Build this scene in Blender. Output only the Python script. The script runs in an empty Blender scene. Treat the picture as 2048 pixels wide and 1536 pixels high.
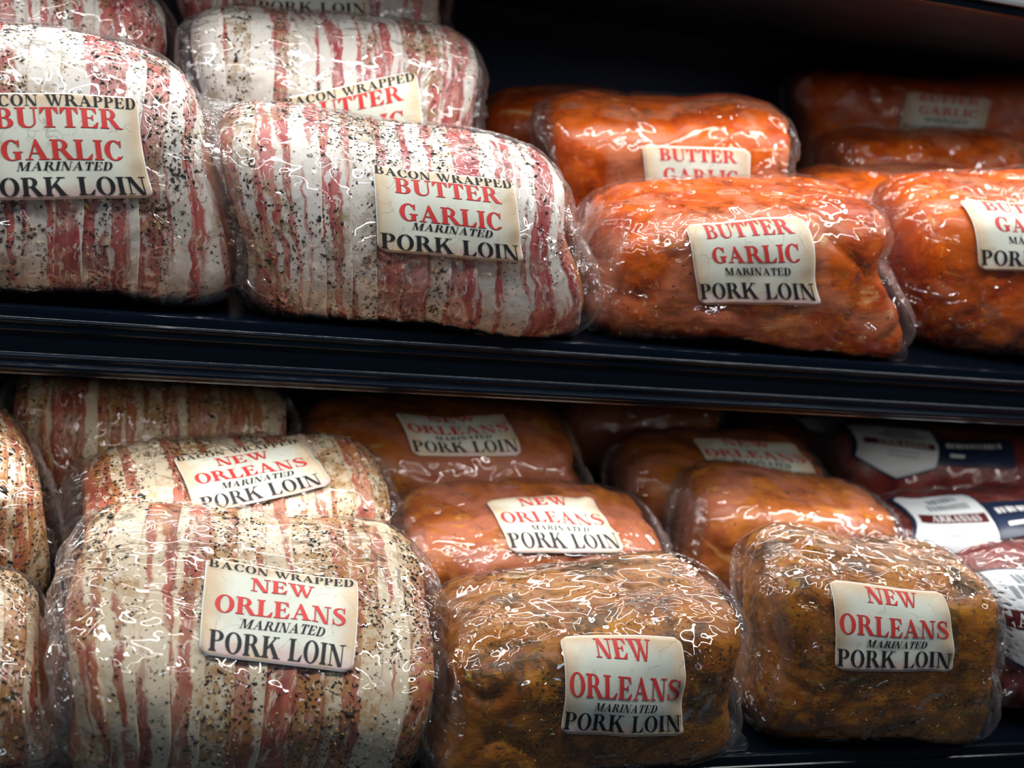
import bpy, bmesh, math, random
import numpy as np
from mathutils import Matrix, Vector

SC = bpy.context.scene
COL = SC.collection

# ------------------------------------------------------------------ camera
CAM_POS = (0.0, -0.9, 0.163437)
CAM_R = (0.957587, -0.264109, 0.11521)
CAM_U = (-0.052953, 0.231725, 0.971339)
CAM_F = (0.283237, 0.936242, -0.207912)
cd = bpy.data.cameras.new('camera')
cam = bpy.data.objects.new('camera', cd)
COL.objects.link(cam)
M = Matrix.Identity(4)
for i in range(3):
    M[i][0] = CAM_R[i]; M[i][1] = CAM_U[i]; M[i][2] = -CAM_F[i]; M[i][3] = CAM_POS[i]
cam.matrix_world = M
cd.sensor_width = 36.0
cd.lens = 2300.0 / 2048.0 * 36.0
cd.clip_start = 0.02
cd.dof.use_dof = True
cd.dof.focus_distance = 0.86
cd.dof.aperture_fstop = 4.6
SC.camera = cam

# ------------------------------------------------------------------ world and light
w = bpy.data.worlds.new('world'); SC.world = w; w.use_nodes = True
bg = w.node_tree.nodes['Background']
bg.inputs[0].default_value = (0.75, 0.87, 1.0, 1); bg.inputs[1].default_value = 0.05

def area(name, loc, target, sx, sy, watts, col):
    l = bpy.data.lights.new(name, 'AREA'); l.shape = 'RECTANGLE'; l.size = sx; l.size_y = sy
    l.energy = watts; l.color = col
    o = bpy.data.objects.new(name, l); COL.objects.link(o); o.location = loc
    d = Vector(target) - Vector(loc)
    o.rotation_euler = d.to_track_quat('-Z', 'Y').to_euler()
    return o
# fluorescent strip of the case canopy, above and in front of the shelves
area('canopy_strip_light', (0.42, -0.41, 0.74), (0.42, -0.05, 0.0), 2.2, 0.05, 11.5, (1.0, 0.985, 0.96))
# slim strips under the front edge of the top shelf and of the upper shelf
area('top_shelf_strip_light', (0.42, 0.066, 0.3365), (0.42, 0.045, 0.0), 2.4, 0.018, 4.6, (1.0, 0.985, 0.96))
area('shelf_strip_light', (0.42, 0.02, -0.060), (0.42, -0.03, -0.3), 2.4, 0.016, 3.1, (1.0, 0.965, 0.92))
# shop ceiling lamps behind the viewer
area('shop_ceiling_light', (-0.5, -2.6, 2.1), (0.4, 0.1, -0.1), 1.3, 0.3, 8.0, (0.62, 0.78, 1.0))

SC.view_settings.view_transform = 'Standard'
SC.view_settings.look = 'None'
SC.view_settings.exposure = 0.22
SC.view_settings.gamma = 1.0
SC.view_settings.use_curve_mapping = False
SC.cycles.transparent_max_bounces = 20
SC.cycles.max_bounces = 5
SC.cycles.diffuse_bounces = 2
SC.cycles.glossy_bounces = 2
SC.cycles.adaptive_threshold = 0.03
SC.cycles.caustics_reflective = False
SC.cycles.caustics_refractive = False
SC.cycles.sample_clamp_indirect = 6.0

# ------------------------------------------------------------------ material helpers
def lin(c):
    return tuple((v / 255 / 12.92 if v / 255 <= 0.04045 else ((v / 255 + 0.055) / 1.055) ** 2.4) for v in c) + (1.0,)
class NT:
    def __init__(s, name):
        s.m = bpy.data.materials.new(name); s.m.use_nodes = True
        s.t = s.m.node_tree; s.n = s.t.nodes; s.n.clear()
        s.out = s.n.new('ShaderNodeOutputMaterial')
    def add(s, typ, **kw):
        n = s.n.new('ShaderNode' + typ)
        ins = kw.pop('ins', {})
        for k, v in kw.items(): setattr(n, k, v)
        for k, v in ins.items(): s.set(n.inputs[k], v)
        return n
    def set(s, sock, v):
        if isinstance(v, bpy.types.NodeSocket): s.t.links.new(v, sock)
        elif isinstance(v, bpy.types.Node): s.t.links.new(v.outputs[0], sock)
        else:
            if sock.type == 'RGBA' and not isinstance(v, (int, float)) and len(v) == 3: v = tuple(v) + (1.0,)
            sock.default_value = v
    def math(s, op, a, b=0.0, c=None, clamp=False):
        n = s.add('Math', operation=op, use_clamp=clamp); s.set(n.inputs[0], a); s.set(n.inputs[1], b)
        if c is not None: s.set(n.inputs[2], c)
        return n.outputs[0]
    def vmath(s, op, a, b=(0, 0, 0)):
        n = s.add('VectorMath', operation=op); s.set(n.inputs[0], a); s.set(n.inputs[1], b); return n.outputs[0]
    def noise(s, vec, scale, detail=2.0, rough=0.5, dist=0.0):
        n = s.add('TexNoise'); s.set(n.inputs['Vector'], vec)
        for k, v in (('Scale', scale), ('Detail', detail), ('Roughness', rough), ('Distortion', dist)): s.set(n.inputs[k], v)
        return n.outputs[0]
    def step(s, v, a, b, lo=0.0, hi=1.0):
        n = s.add('MapRange', interpolation_type='SMOOTHSTEP'); s.set(n.inputs[0], v)
        for i, x in enumerate((a, b, lo, hi)): s.set(n.inputs[1 + i], x)
        return n.outputs[0]
    def mix(s, f, a, b):
        n = s.add('Mix', data_type='RGBA'); s.set(n.inputs[0], f); s.set(n.inputs[6], a); s.set(n.inputs[7], b); return n.outputs[2]
    def mapping(s, vec, scale=(1, 1, 1), rot=(0, 0, 0), loc=(0, 0, 0)):
        n = s.add('Mapping'); s.set(n.inputs[0], vec); n.inputs[1].default_value = loc; n.inputs[2].default_value = rot; n.inputs[3].default_value = scale
        return n.outputs[0]
    def bump(s, h, strength=1.0, dist=1.0):
        n = s.add('Bump'); n.inputs['Strength'].default_value = strength; n.inputs['Distance'].default_value = dist
        s.set(n.inputs['Height'], h); return n.outputs[0]
    def principled(s, **kw):
        p = s.add('BsdfPrincipled')
        for k, v in kw.items(): s.set(p.inputs[k], v)
        s.t.links.new(p.outputs[0], s.out.inputs[0]); return p
    def coords(s):
        """object space position, shifted by a random amount for each object"""
        tc = s.add('TexCoord'); oi = s.add('ObjectInfo')
        off = s.math('MULTIPLY', oi.outputs['Random'], 37.0)
        cmb = s.add('CombineXYZ'); s.set(cmb.inputs[0], off); s.set(cmb.inputs[1], s.math('MULTIPLY', off, 1.7)); s.set(cmb.inputs[2], s.math('MULTIPLY', off, 0.6))
        return s.vmath('ADD', tc.outputs['Object'], cmb.outputs[0]), oi.outputs['Random'], tc

def flat(name, col, rough=0.5, **kw):
    t = NT(name); t.principled(**{'Base Color': tuple(col[:3]) + (1,), 'Roughness': rough}, **kw); return t.m

def mat_pork(name, base, base2, pink, cream, gold, herb, pinkv=0.55, herbv=0.60, fibv=0.30, patch=0.0):
    t = NT(name); P, rnd, tc = t.coords()
    big = t.noise(P, 11.0, 3.0, 0.5, 0.9)
    mid = t.noise(P, 25.0, 4.0, 0.58, 0.6)
    col = t.mix(t.step(mid, 0.36, 0.64), base, base2)
    col = t.mix(t.math('MULTIPLY', t.step(big, pinkv, pinkv + 0.09), 0.85), col, pink)
    st = t.mapping(P, (0.45, 1.0, 1.3), (0.3, 0.2, 0.5))
    cr = t.noise(st, 22.0, 4.0, 0.6, 1.6)
    col = t.mix(t.math('MULTIPLY', t.step(cr, 0.60, 0.74), 0.75), col, cream)
    fib = t.noise(t.mapping(P, (0.25, 1.0, 1.0), (0.0, 0.0, 0.35)), 160.0, 3.0, 0.6, 0.5)
    col = t.mix(t.math('MULTIPLY', t.step(fib, 0.50, 0.68), fibv), col, gold)
    col = t.mix(t.math('MULTIPLY', t.step(t.noise(P, 28.0, 4.0, 0.65, 0.6), 0.50, 0.62), patch), col, herb)
    gl = t.math('MULTIPLY', t.step(t.noise(P, 150.0, 2.0), 0.57, 0.66), t.step(t.noise(P, 22.0, 2.0), 0.50, 0.62))
    col = t.mix(t.math('MULTIPLY', gl, 0.55), col, gold)
    hs = t.noise(t.mapping(P, (1.0, 0.6, 1.6), (0.4, 0.7, 0.2)), 330.0, 2.0, 0.5, 0.5)
    cl = t.step(t.noise(P, 24.0, 3.0, 0.6), 0.40, 0.62)
    hb = t.math('MULTIPLY', t.step(hs, herbv, herbv + 0.06), cl)
    col = t.mix(t.math('MULTIPLY', hb, 0.9), col, herb)
    h = t.math('ADD', t.math('MULTIPLY', mid, 0.0022), t.math('MULTIPLY', fib, 0.0007))
    t.principled(**{'Base Color': col, 'Roughness': 0.38, 'Normal': t.bump(h), 'Specular IOR Level': 0.35})
    return t.m

def mat_bacon(name, fat, fat2, lean, deep, spice, spicev):
    t = NT(name); P, rnd, tc = t.coords()
    uv = t.add('UVMap').outputs[0]
    sep = t.add('SeparateXYZ'); t.set(sep.inputs[0], uv)
    r1 = t.math('MULTIPLY', rnd, 91.0)
    warp = t.math('MULTIPLY', t.math('SUBTRACT', t.noise(P, 55.0, 3.0), 0.5), 0.55)
    u = t.math('ADD', sep.outputs[0], warp)
    def streak(su, sv, seed):
        c = t.add('CombineXYZ'); t.set(c.inputs[0], t.math('MULTIPLY', u, su)); t.set(c.inputs[1], t.math('MULTIPLY', sep.outputs[1], sv)); t.set(c.inputs[2], t.math('ADD', r1, seed))
        return c.outputs[0]
    s1 = t.noise(streak(1.55, 5.5, 0.0), 1.0, 1.5, 0.5)
    thr = t.math('ADD', 0.415, t.math('MULTIPLY', rnd, 0.10)); lm = t.step(t.math('SUBTRACT', s1, thr), 0.0, 0.05)
    col = t.mix(t.noise(P, 45.0, 3.0), fat, fat2)
    ln = t.mix(t.step(t.noise(streak(3.0, 14.0, 5.0), 1.0, 2.0), 0.4, 0.62), lean, deep)
    ln = t.mix(t.math('MULTIPLY', t.step(t.noise(P, 30.0, 3.0), 0.42, 0.66), 0.32), ln, fat2)
    vein = t.step(t.noise(streak(5.0, 75.0, 9.0), 1.0, 3.0, 0.6, 0.8), 0.55, 0.63)
    ln = t.mix(t.math('MULTIPLY', vein, 0.75), ln, fat)
    col = t.mix(lm, col, ln)
    den = t.add('SeparateColor'); t.set(den.inputs[0], t.add('ObjectInfo').outputs['Color'])
    spn = t.math('ADD', t.noise(P, 26.0, 4.0, 0.6, 0.5), t.math('MULTIPLY', t.math('SUBTRACT', den.outputs[0], 0.5), 0.26))
    sp = t.step(spn, spicev, spicev + 0.2)
    sp = t.math('MULTIPLY', sp, t.step(t.noise(P, 120.0, 3.0, 0.65), 0.36, 0.6))
    col = t.mix(t.math('MULTIPLY', sp, 0.80), col, spice)
    dk = t.math('MULTIPLY', t.step(t.noise(P, 330.0, 2.0), 0.60, 0.67), t.step(t.noise(P, 30.0, 3.0), 0.38, 0.55))
    col = t.mix(t.math('MULTIPLY', dk, 0.85), col, lin((62, 48, 38)))
    h = t.math('ADD', t.math('MULTIPLY', s1, 0.0016), t.math('MULTIPLY', t.noise(P, 130.0, 3.0), 0.0006))
    t.principled(**{'Base Color': col, 'Roughness': 0.40, 'Normal': t.bump(h), 'Specular IOR Level': 0.4})
    return t.m

def mat_film(name, amp=1.0, haze=0.003):
    t = NT(name)
    uv = t.add('UVMap').outputs[0]; oi = t.add('ObjectInfo')
    off = t.math('MULTIPLY', oi.outputs['Random'], 13.0)
    c = t.add('CombineXYZ'); t.set(c.inputs[0], off); t.set(c.inputs[1], off)
    P = t.vmath('ADD', uv, c.outputs[0])
    gat = t.add('Attribute', attribute_name='gather').outputs['Fac']
    wn = t.add('TexNoise'); t.set(wn.inputs['Vector'], P); wn.inputs['Scale'].default_value = 22.0; wn.inputs['Detail'].default_value = 2.0
    W = t.vmath('ADD', P, t.vmath('MULTIPLY', t.vmath('SUBTRACT', wn.outputs[1], (0.5, 0.5, 0.5)), (0.05, 0.05, 0.05)))
    a = t.noise(t.mapping(W, (1.0, 0.42, 1.0), (0, 0, 0.55)), 36.0, 1.2, 0.42, 0.5)
    b = t.noise(t.mapping(W, (0.5, 1.0, 1.0), (0, 0, -0.4)), 58.0, 1.0, 0.5, 0.6)
    k = t.noise(P, 19.0, 1.5)
    msk = t.step(k, 0.44, 0.60, 0.10, 1.0)
    mka = t.step(t.noise(P, 14.0, 1.0), 0.38, 0.58, 0.30, 1.0)
    h = t.math('ADD', t.math('MULTIPLY', t.math('MULTIPLY', a, mka), 0.0205 * amp), t.math('MULTIPLY', t.math('MULTIPLY', b, 0.0130 * amp), msk))
    # fine gathers towards the tied ends
    g = t.noise(t.mapping(W, (0.22, 1.0, 1.0)), 210.0, 1.5)
    h = t.math('ADD', h, t.math('MULTIPLY', t.math('MULTIPLY', g, 0.0075), gat))
    nrm = t.bump(h)
    fw = t.add('LayerWeight'); fw.inputs[0].default_value = 0.5; t.set(fw.inputs['Normal'], nrm)
    fr = t.math('ADD', 0.062, t.math('MULTIPLY', t.math('POWER', fw.outputs['Facing'], 5.0), 0.55), clamp=True)
    gl = t.add('BsdfGlossy'); gl.inputs['Roughness'].default_value = 0.035; t.set(gl.inputs['Normal'], nrm); gl.inputs['Color'].default_value = (1, 1, 1, 1)
    tr = t.add('BsdfTransparent'); tr.inputs[0].default_value = (0.985, 0.985, 0.985, 1)
    df = t.add('BsdfDiffuse'); df.inputs[0].default_value = (0.85, 0.87, 0.9, 1)
    tl = t.add('BsdfTranslucent'); tl.inputs[0].default_value = (0.85, 0.87, 0.9, 1)
    ms = t.add('MixShader'); ms.inputs[0].default_value = 0.5; t.set(ms.inputs[1], df.outputs[0]); t.set(ms.inputs[2], tl.outputs[0])
    lw = t.add('LayerWeight'); lw.inputs[0].default_value = 0.5
    hz = t.math('ADD', t.math('ADD', haze, t.math('MULTIPLY', gat, 0.06)), t.math('MULTIPLY', t.math('POWER', lw.outputs['Facing'], 4.0), 0.055), clamp=True)
    m1 = t.add('MixShader'); t.set(m1.inputs[0], hz); t.set(m1.inputs[1], tr.outputs[0]); t.set(m1.inputs[2], ms.outputs[0])
    m2 = t.add('MixShader'); t.set(m2.inputs[0], fr); t.set(m2.inputs[1], m1.outputs[0]); t.set(m2.inputs[2], gl.outputs[0])
    t.t.links.new(m2.outputs[0], t.out.inputs[0])
    return t.m

def mat_label():
    t = NT('parchment_label'); P, rnd, tc = t.coords()
    uv = t.add('UVMap').outputs[0]; sep = t.add('SeparateXYZ'); t.set(sep.inputs[0], uv)
    ax = t.math('ABSOLUTE', t.math('SUBTRACT', sep.outputs[0], 0.5)); ay = t.math('ABSOLUTE', t.math('SUBTRACT', sep.outputs[1], 0.5))
    e = t.math('MAXIMUM', ax, ay)
    n = t.noise(P, 55.0, 4.0, 0.6)
    e2 = t.math('ADD', e, t.math('MULTIPLY', t.math('SUBTRACT', n, 0.5), 0.22))
    col = t.mix(t.step(e2, 0.30, 0.50), lin((222, 226, 212)), lin((214, 190, 158)))
    low = t.math('MULTIPLY', t.step(sep.outputs[1], 0.20, 0.02), t.step(t.noise(P, 40.0, 2.0), 0.38, 0.55))
    col = t.mix(t.math('MULTIPLY', low, 0.8), col, lin((214, 186, 190)))
    st = t.step(t.noise(P, 75.0, 3.0, 0.6, 1.0), 0.60, 0.72)
    col = t.mix(t.math('MULTIPLY', st, 0.35), col, lin((190, 160, 120)))
    wp = t.add('TexNoise'); t.set(wp.inputs['Vector'], P); wp.inputs['Scale'].default_value = 90.0
    vo = t.add('TexVoronoi', feature='DISTANCE_TO_EDGE'); t.set(vo.inputs['Vector'], t.vmath('ADD', P, t.vmath('MULTIPLY', wp.outputs[1], (0.012, 0.012, 0.012)))); vo.inputs['Scale'].default_value = 48.0
    ck = t.math('MULTIPLY', t.step(vo.outputs['Distance'], 0.022, 0.0), t.step(t.noise(P, 50.0, 2.0), 0.48, 0.6))
    col = t.mix(t.math('MULTIPLY', ck, 0.45), col, lin((128, 116, 98)))
    # white die-cut edge
    col = t.mix(t.step(e, 0.4915, 0.494), col, lin((240, 242, 240)))
    t.principled(**{'Base Color': col, 'Roughness': 0.45, 'Specular IOR Level': 0.3})
    return t.m

def mat_black(name, col, rough, bump=0.00005):
    t = NT(name); tc = t.add('TexCoord')
    n = t.noise(tc.outputs['Object'], 240.0, 2.0)
    ro = t.step(t.noise(t.mapping(tc.outputs['Object'], (0.3, 1, 1)), 9.0, 3.0), 0.3, 0.7, rough * 0.85, rough * 1.25)
    t.principled(**{'Base Color': tuple(col) + (1,), 'Roughness': ro, 'Specular IOR Level': 0.2, 'Normal': t.bump(t.math('MULTIPLY', n, bump))})
    return t.m

MAT = {}
MAT['butter'] = mat_pork('paprika_marinade', (0.62, 0.110, 0.006), (0.42, 0.050, 0.004), (0.54, 0.17, 0.085), (0.78, 0.46, 0.20), (0.72, 0.23, 0.018), (0.045, 0.028, 0.010), 0.525, 0.66, 0.10)
MAT['orleans'] = mat_pork('herb_marinade', (0.42, 0.145, 0.012), (0.25, 0.070, 0.007), (0.44, 0.15, 0.05), (0.54, 0.33, 0.08), (0.60, 0.31, 0.022), (0.022, 0.020, 0.010), 0.60, 0.56, 0.34, 0.68)
MAT['orleans_pink'] = mat_pork('light_herb_marinade', (0.42, 0.125, 0.020), (0.27, 0.062, 0.016), (0.43, 0.14, 0.085), (0.58, 0.34, 0.11), (0.55, 0.25, 0.03), (0.05, 0.032, 0.014), 0.50, 0.67, 0.14)
MAT['beef'] = mat_pork('raw_red_meat', (0.25, 0.045, 0.035), (0.16, 0.022, 0.022), (0.36, 0.09, 0.08), (0.55, 0.34, 0.24), (0.30, 0.07, 0.05), (0.08, 0.012, 0.012), 0.55, 0.72)
MAT['loin_end'] = mat_pork('marinated_loin_end', (0.42, 0.15, 0.045), (0.34, 0.11, 0.04), (0.46, 0.19, 0.12), (0.62, 0.40, 0.2), (0.5, 0.25, 0.07), (0.10, 0.05, 0.02), 0.52, 0.7)
MAT['bacon_butter'] = mat_bacon('pale_bacon', (0.79, 0.76, 0.72), (0.68, 0.61, 0.53), (0.50, 0.135, 0.12), (0.36, 0.06, 0.065), (0.36, 0.25, 0.13), 0.50)
MAT['bacon_orleans'] = mat_bacon('spiced_bacon', (0.76, 0.67, 0.52), (0.66, 0.52, 0.34), (0.46, 0.13, 0.085), (0.30, 0.07, 0.045), (0.42, 0.20, 0.045), 0.42)
MAT['film'] = mat_film('clear_plastic_film')
MAT['film_soft'] = mat_film('smooth_plastic_film', 0.55, 0.004)
MAT['label'] = mat_label()
MAT['red'] = flat('red_print', (0.68, 0.045, 0.042), 0.6)
MAT['redline'] = flat('dark_red_print', (0.16, 0.012, 0.016), 0.5)
MAT['black'] = flat('black_print', (0.013, 0.013, 0.016), 0.7)
MAT['pepper'] = flat('black_pepper', (0.022, 0.017, 0.013), 0.55)
MAT['pepper_brown'] = flat('brown_pepper', (0.085, 0.036, 0.018), 0.55)
MAT['garlic'] = flat('garlic_granule', (0.56, 0.40, 0.17), 0.55)
MAT['herb'] = flat('dried_herb', (0.030, 0.032, 0.010), 0.6)
MAT['white'] = flat('white_label_paper', (0.66, 0.70, 0.72), 0.4)
MAT['navy'] = flat('navy_print', (0.012, 0.022, 0.055), 0.4)
MAT['maroon'] = flat('maroon_print', (0.085, 0.012, 0.012), 0.4)
MAT['greyprint'] = flat('grey_print', (0.22, 0.25, 0.27), 0.5)
MAT['whiteprint'] = flat('white_print', (0.75, 0.75, 0.75), 0.5)
MAT['shelf'] = mat_black('black_enamel', (0.0025, 0.0045, 0.0095), 0.24)
MAT['trimmetal'] = mat_black('black_gloss_channel', (0.0020, 0.0050, 0.0110), 0.15)
MAT['back'] = mat_black('dark_case_back', (0.030, 0.048, 0.095), 0.5)
MAT['steel'] = mat_black('brushed_steel', (0.15, 0.165, 0.17), 0.4)

# ------------------------------------------------------------------ object helpers
def mesh_obj(name, V, F, mats, parent=None, uv=None, fmat=None, attr=None, smooth=True):
    me = bpy.data.meshes.new(name)
    V = np.asarray(V, np.float32).reshape(-1, 3)
    if isinstance(F, np.ndarray):
        nf, k = F.shape
        me.vertices.add(len(V)); me.vertices.foreach_set('co', V.ravel())
        me.loops.add(nf * k); me.loops.foreach_set('vertex_index', F.astype(np.int32).ravel())
        me.polygons.add(nf); me.polygons.foreach_set('loop_start', (np.arange(nf) * k).astype(np.int32))
        me.update(calc_edges=True)
    else:
        me.from_pydata([tuple(v) for v in V.tolist()], [], F); me.update()
    if not isinstance(mats, (list, tuple)): mats = [mats]
    for m in mats: me.materials.append(m)
    li = np.zeros(len(me.loops), np.int32); me.loops.foreach_get('vertex_index', li)
    if uv is not None:
        l = me.uv_layers.new(name='UVMap'); l.data.foreach_set('uv', np.asarray(uv, np.float32)[li].ravel())
    if attr is not None:
        a = me.attributes.new('gather', 'FLOAT', 'POINT'); a.data.foreach_set('value', np.asarray(attr, np.float32).ravel())
    if fmat is not None: me.polygons.foreach_set('material_index', np.asarray(fmat, np.int32))
    if smooth: me.polygons.foreach_set('use_smooth', np.ones(len(me.polygons), bool))
    me.validate()
    o = bpy.data.objects.new(name, me); COL.objects.link(o)
    if parent is not None: o.parent = parent
    return o
def empty(name, M4, label, cat, group=None):
    o = bpy.data.objects.new(name, None); o.empty_display_size = 0.03; COL.objects.link(o)
    o.matrix_world = M4; o['label'] = label; o['category'] = cat
    if group: o['group'] = group
    return o
def grid_faces(nr, nc, wrap=False):
    r = np.arange(nr - 1)[:, None]; c = np.arange(nc if wrap else nc - 1)[None, :]; c2 = (c + 1) % nc
    return np.stack([r * nc + c, r * nc + c2, (r + 1) * nc + c2, (r + 1) * nc + c], -1).reshape(-1, 4)
def box_faces(pts):  # eight corner points: bottom four then top four
    return [(0, 3, 2, 1), (4, 5, 6, 7), (0, 1, 5, 4), (1, 2, 6, 5), (2, 3, 7, 6), (3, 0, 4, 7)]

# gradient noise in numpy
_rng = np.random.RandomState(7); _perm = _rng.permutation(512); _perm = np.concatenate([_perm, _perm, _perm])
_g = _rng.normal(size=(512, 3)); _g /= np.linalg.norm(_g, axis=1, keepdims=True)
def pn(p):
    p = np.asarray(p, float); i = np.floor(p).astype(int); f = p - i; i &= 511
    u = f * f * f * (f * (f * 6 - 15) + 10); out = 0
    for dx in (0, 1):
        for dy in (0, 1):
            for dz in (0, 1):
                h = _perm[_perm[_perm[(i[..., 0] + dx) & 511] + ((i[..., 1] + dy) & 511)] + ((i[..., 2] + dz) & 511)]
                d = (f - (dx, dy, dz)); g = _g[h & 511]
                wt = (u[..., 0] if dx else 1 - u[..., 0]) * (u[..., 1] if dy else 1 - u[..., 1]) * (u[..., 2] if dz else 1 - u[..., 2])
                out = out + wt * (d * g).sum(-1)
    return out * 1.5
def smooth(v, a, b):
    t = np.clip((v - a) / (b - a), 0, 1); return t * t * (3 - 2 * t)
def sg(v, e): return np.sign(v) * np.abs(v) ** e

# ------------------------------------------------------------------ lettering: bold roman capitals drawn as polygons, cap height 1
def R_(x0, y0, x1, y1): return [(x0, y0), (x1, y0), (x1, y1), (x0, y1)]
def ring(cx, cy, rx, ry, ix, iy, a0, a1, n=18, icx=None):
    icx = cx if icx is None else icx; out = []
    for k in range(n):
        A, B = (math.radians(a0 + (a1 - a0) * q / n) for q in (k, k + 1))
        out.append([(cx + rx * math.cos(A), cy + ry * math.sin(A)), (cx + rx * math.cos(B), cy + ry * math.sin(B)),
                    (icx + ix * math.cos(B), cy + iy * math.sin(B)), (icx + ix * math.cos(A), cy + iy * math.sin(A))])
    return out
SH = 0.05
def stem(x=0.09, wd=0.19, o=0.075):
    return [R_(x, 0, x + wd, 1), R_(x - o, 0, x + wd + o, SH), R_(x - o, 1 - SH, x + wd + o, 1),
            [(x - o * .6, SH), (x, SH), (x, SH + .06)], [(x + wd, SH), (x + wd + o * .6, SH), (x + wd, SH + .06)]]
def stroke(pts, n=4):
    P = [np.array(p, float) for p in pts]; Q = []
    for i in range(len(P) - 1):
        p0, p1, p2, p3 = P[max(i - 1, 0)], P[i], P[i + 1], P[min(i + 2, len(P) - 1)]
        for k in range(n):
            t = k / n
            Q.append(0.5 * (2 * p1 + (p2 - p0) * t + (2 * p0 - 5 * p1 + 4 * p2 - p3) * t * t + (3 * p1 - p0 - 3 * p2 + p3) * t ** 3))
    Q.append(P[-1]); Q = np.array(Q); d = np.gradient(Q[:, :2], axis=0); d /= np.linalg.norm(d, axis=1, keepdims=True)
    nn = np.stack([-d[:, 1], d[:, 0]], 1) * Q[:, 2:3] / 2; A = Q[:, :2] + nn; B = Q[:, :2] - nn
    return [[tuple(B[i]), tuple(B[i + 1]), tuple(A[i + 1]), tuple(A[i])] for i in range(len(Q) - 1)]
def beak(x, top, d, y1):
    return [[(x, y1), (x + .035, y1), (x + .035, top), (x - d, top)]]
GL = {}
GL['I'] = (stem(), .37)
GL['B'] = (stem() + ring(.36, .755, .26, .245, .10, .195, -90, 90) + ring(.38, .268, .30, .268, .115, .218, -90, 90) +
           [R_(.28, .95, .37, 1), R_(.28, .50, .39, .548), R_(.28, 0, .39, .05)], .72)
GL['D'] = (stem() + ring(.36, .5, .37, .5, .17, .45, -90, 90, 24) + [R_(.28, .95, .37, 1), R_(.28, 0, .37, .05)], .78)
GL['O'] = (ring(.39, .5, .37, .52, .185, .47, 0, 360, 36), .78)
_c = ring(.40, .5, .38, .52, .18, .465, 48, 318, 28)
GL['C'] = (_c + [[(.62, .66), (.66, .66), (.67, 1.0), (.64, 1.0), (.56, .87)]] + [[(.66, .13), (.705, .20), (.675, .22), (.63, .17)]], .73)
GL['G'] = (ring(.40, .5, .38, .52, .18, .465, 48, 290, 26) + [[(.62, .66), (.66, .66), (.67, 1.0), (.64, 1.0), (.56, .87)], R_(.50, .04, .69, .40), R_(.43, .38, .77, .43), [(.50, .0), (.50, .1), (.69, .1), (.69, .05)]], .80)
GL['P'] = (stem() + ring(.36, .735, .29, .265, .105, .215, -90, 90) + [R_(.28, .95, .37, 1), R_(.28, .47, .37, .52)], .67)
GL['R'] = (stem() + ring(.36, .745, .27, .255, .095, .205, -90, 90) + [R_(.28, .95, .37, 1), R_(.28, .49, .38, .54), [(.60, .0), (.83, .0), (.52, .53), (.33, .53)], R_(.62, 0, .88, SH)], .82)
GL['K'] = (stem() + [[(.28, .40), (.31, .40), (.68, .97), (.59, .97), (.28, .50)], R_(.50, 1 - SH, .82, 1), [(.62, 0), (.85, 0), (.50, .68), (.37, .54)], R_(.54, 0, .90, SH)], .87)
GL['L'] = (stem() + [R_(.28, 0, .62, .05), [(.46, .05), (.62, .05), (.67, .30), (.635, .30)]], .68)
GL['E'] = (stem() + [R_(.28, .95, .61, 1), [(.46, .95), (.605, .72), (.635, .72), (.615, .95)], R_(.28, .49, .45, .54), [(.40, .515), (.47, .37), (.50, .37), (.50, .66), (.47, .66)],
                     R_(.28, 0, .63, .05), [(.46, .05), (.63, .05), (.68, .30), (.645, .30)]], .70)
GL['T'] = ([R_(.25, 0, .44, 1), R_(.15, 0, .54, SH), R_(.03, .95, .66, 1), [(.03, .95), (.02, .69), (.055, .69), (.20, .95)], [(.49, .95), (.635, .69), (.67, .69), (.66, .95)]], .69)
GL['U'] = ([R_(.10, .3, .29, 1), R_(.01, .95, .38, 1), R_(.655, .3, .71, 1), R_(.55, .95, .82, 1)] + ring(.405, .3, .305, .32, .1825, .25, 180, 360, 20, .4725), .82)
GL['N'] = ([R_(.12, 0, .175, 1), R_(.02, 0, .29, SH), R_(.0, .95, .24, 1), [(.54, -.02), (.72, -.02), (.27, 1), (.06, 1)], R_(.665, -.02, .72, 1), R_(.55, .95, .84, 1)], .84)
GL['M'] = ([R_(.12, 0, .175, 1), R_(.02, 0, .28, SH), R_(.02, .95, .25, 1), [(.43, 0), (.56, 0), (.32, 1), (.11, 1)], [(.45, 0), (.53, 0), (.81, 1), (.74, 1)], R_(.74, 0, .93, 1), R_(.65, 0, 1.02, SH), R_(.80, .95, 1.02, 1)], 1.04)
GL['A'] = ([[(.11, 0), (.17, 0), (.43, .96), (.37, .93)], [(.57, 0), (.79, 0), (.45, 1.02), (.385, 1.02), (.345, .84)], R_(.20, .31, .64, .365), R_(.01, 0, .29, SH), R_(.48, 0, .87, SH)], .87)
GL['W'] = ([[(.36, -.02), (.46, -.02), (.26, 1), (.04, 1)], [(.39, -.02), (.46, -.02), (.62, .82), (.56, .86)], [(.74, -.02), (.84, -.02), (.65, 1), (.43, 1)], [(.77, -.02), (.84, -.02), (1.06, 1), (1.0, 1)],
            R_(-.03, .95, .34, 1), R_(.37, .95, .73, 1), R_(.90, .95, 1.15, 1)], 1.13)
GL['S'] = (stroke([(.55, .79, .03), (.49, .93, .045), (.35, .975, .055), (.20, .91, .10), (.145, .76, .155), (.22, .62, .18), (.36, .51, .20), (.50, .38, .19), (.545, .24, .155), (.48, .09, .10), (.32, .025, .055), (.16, .075, .045), (.09, .22, .03)]) +
           [[(.535, .66), (.57, .66), (.58, 1.0), (.55, 1.0), (.50, .90)], [(.06, 0), (.09, 0), (.13, .10), (.105, .34), (.065, .34)]], .66)
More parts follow.
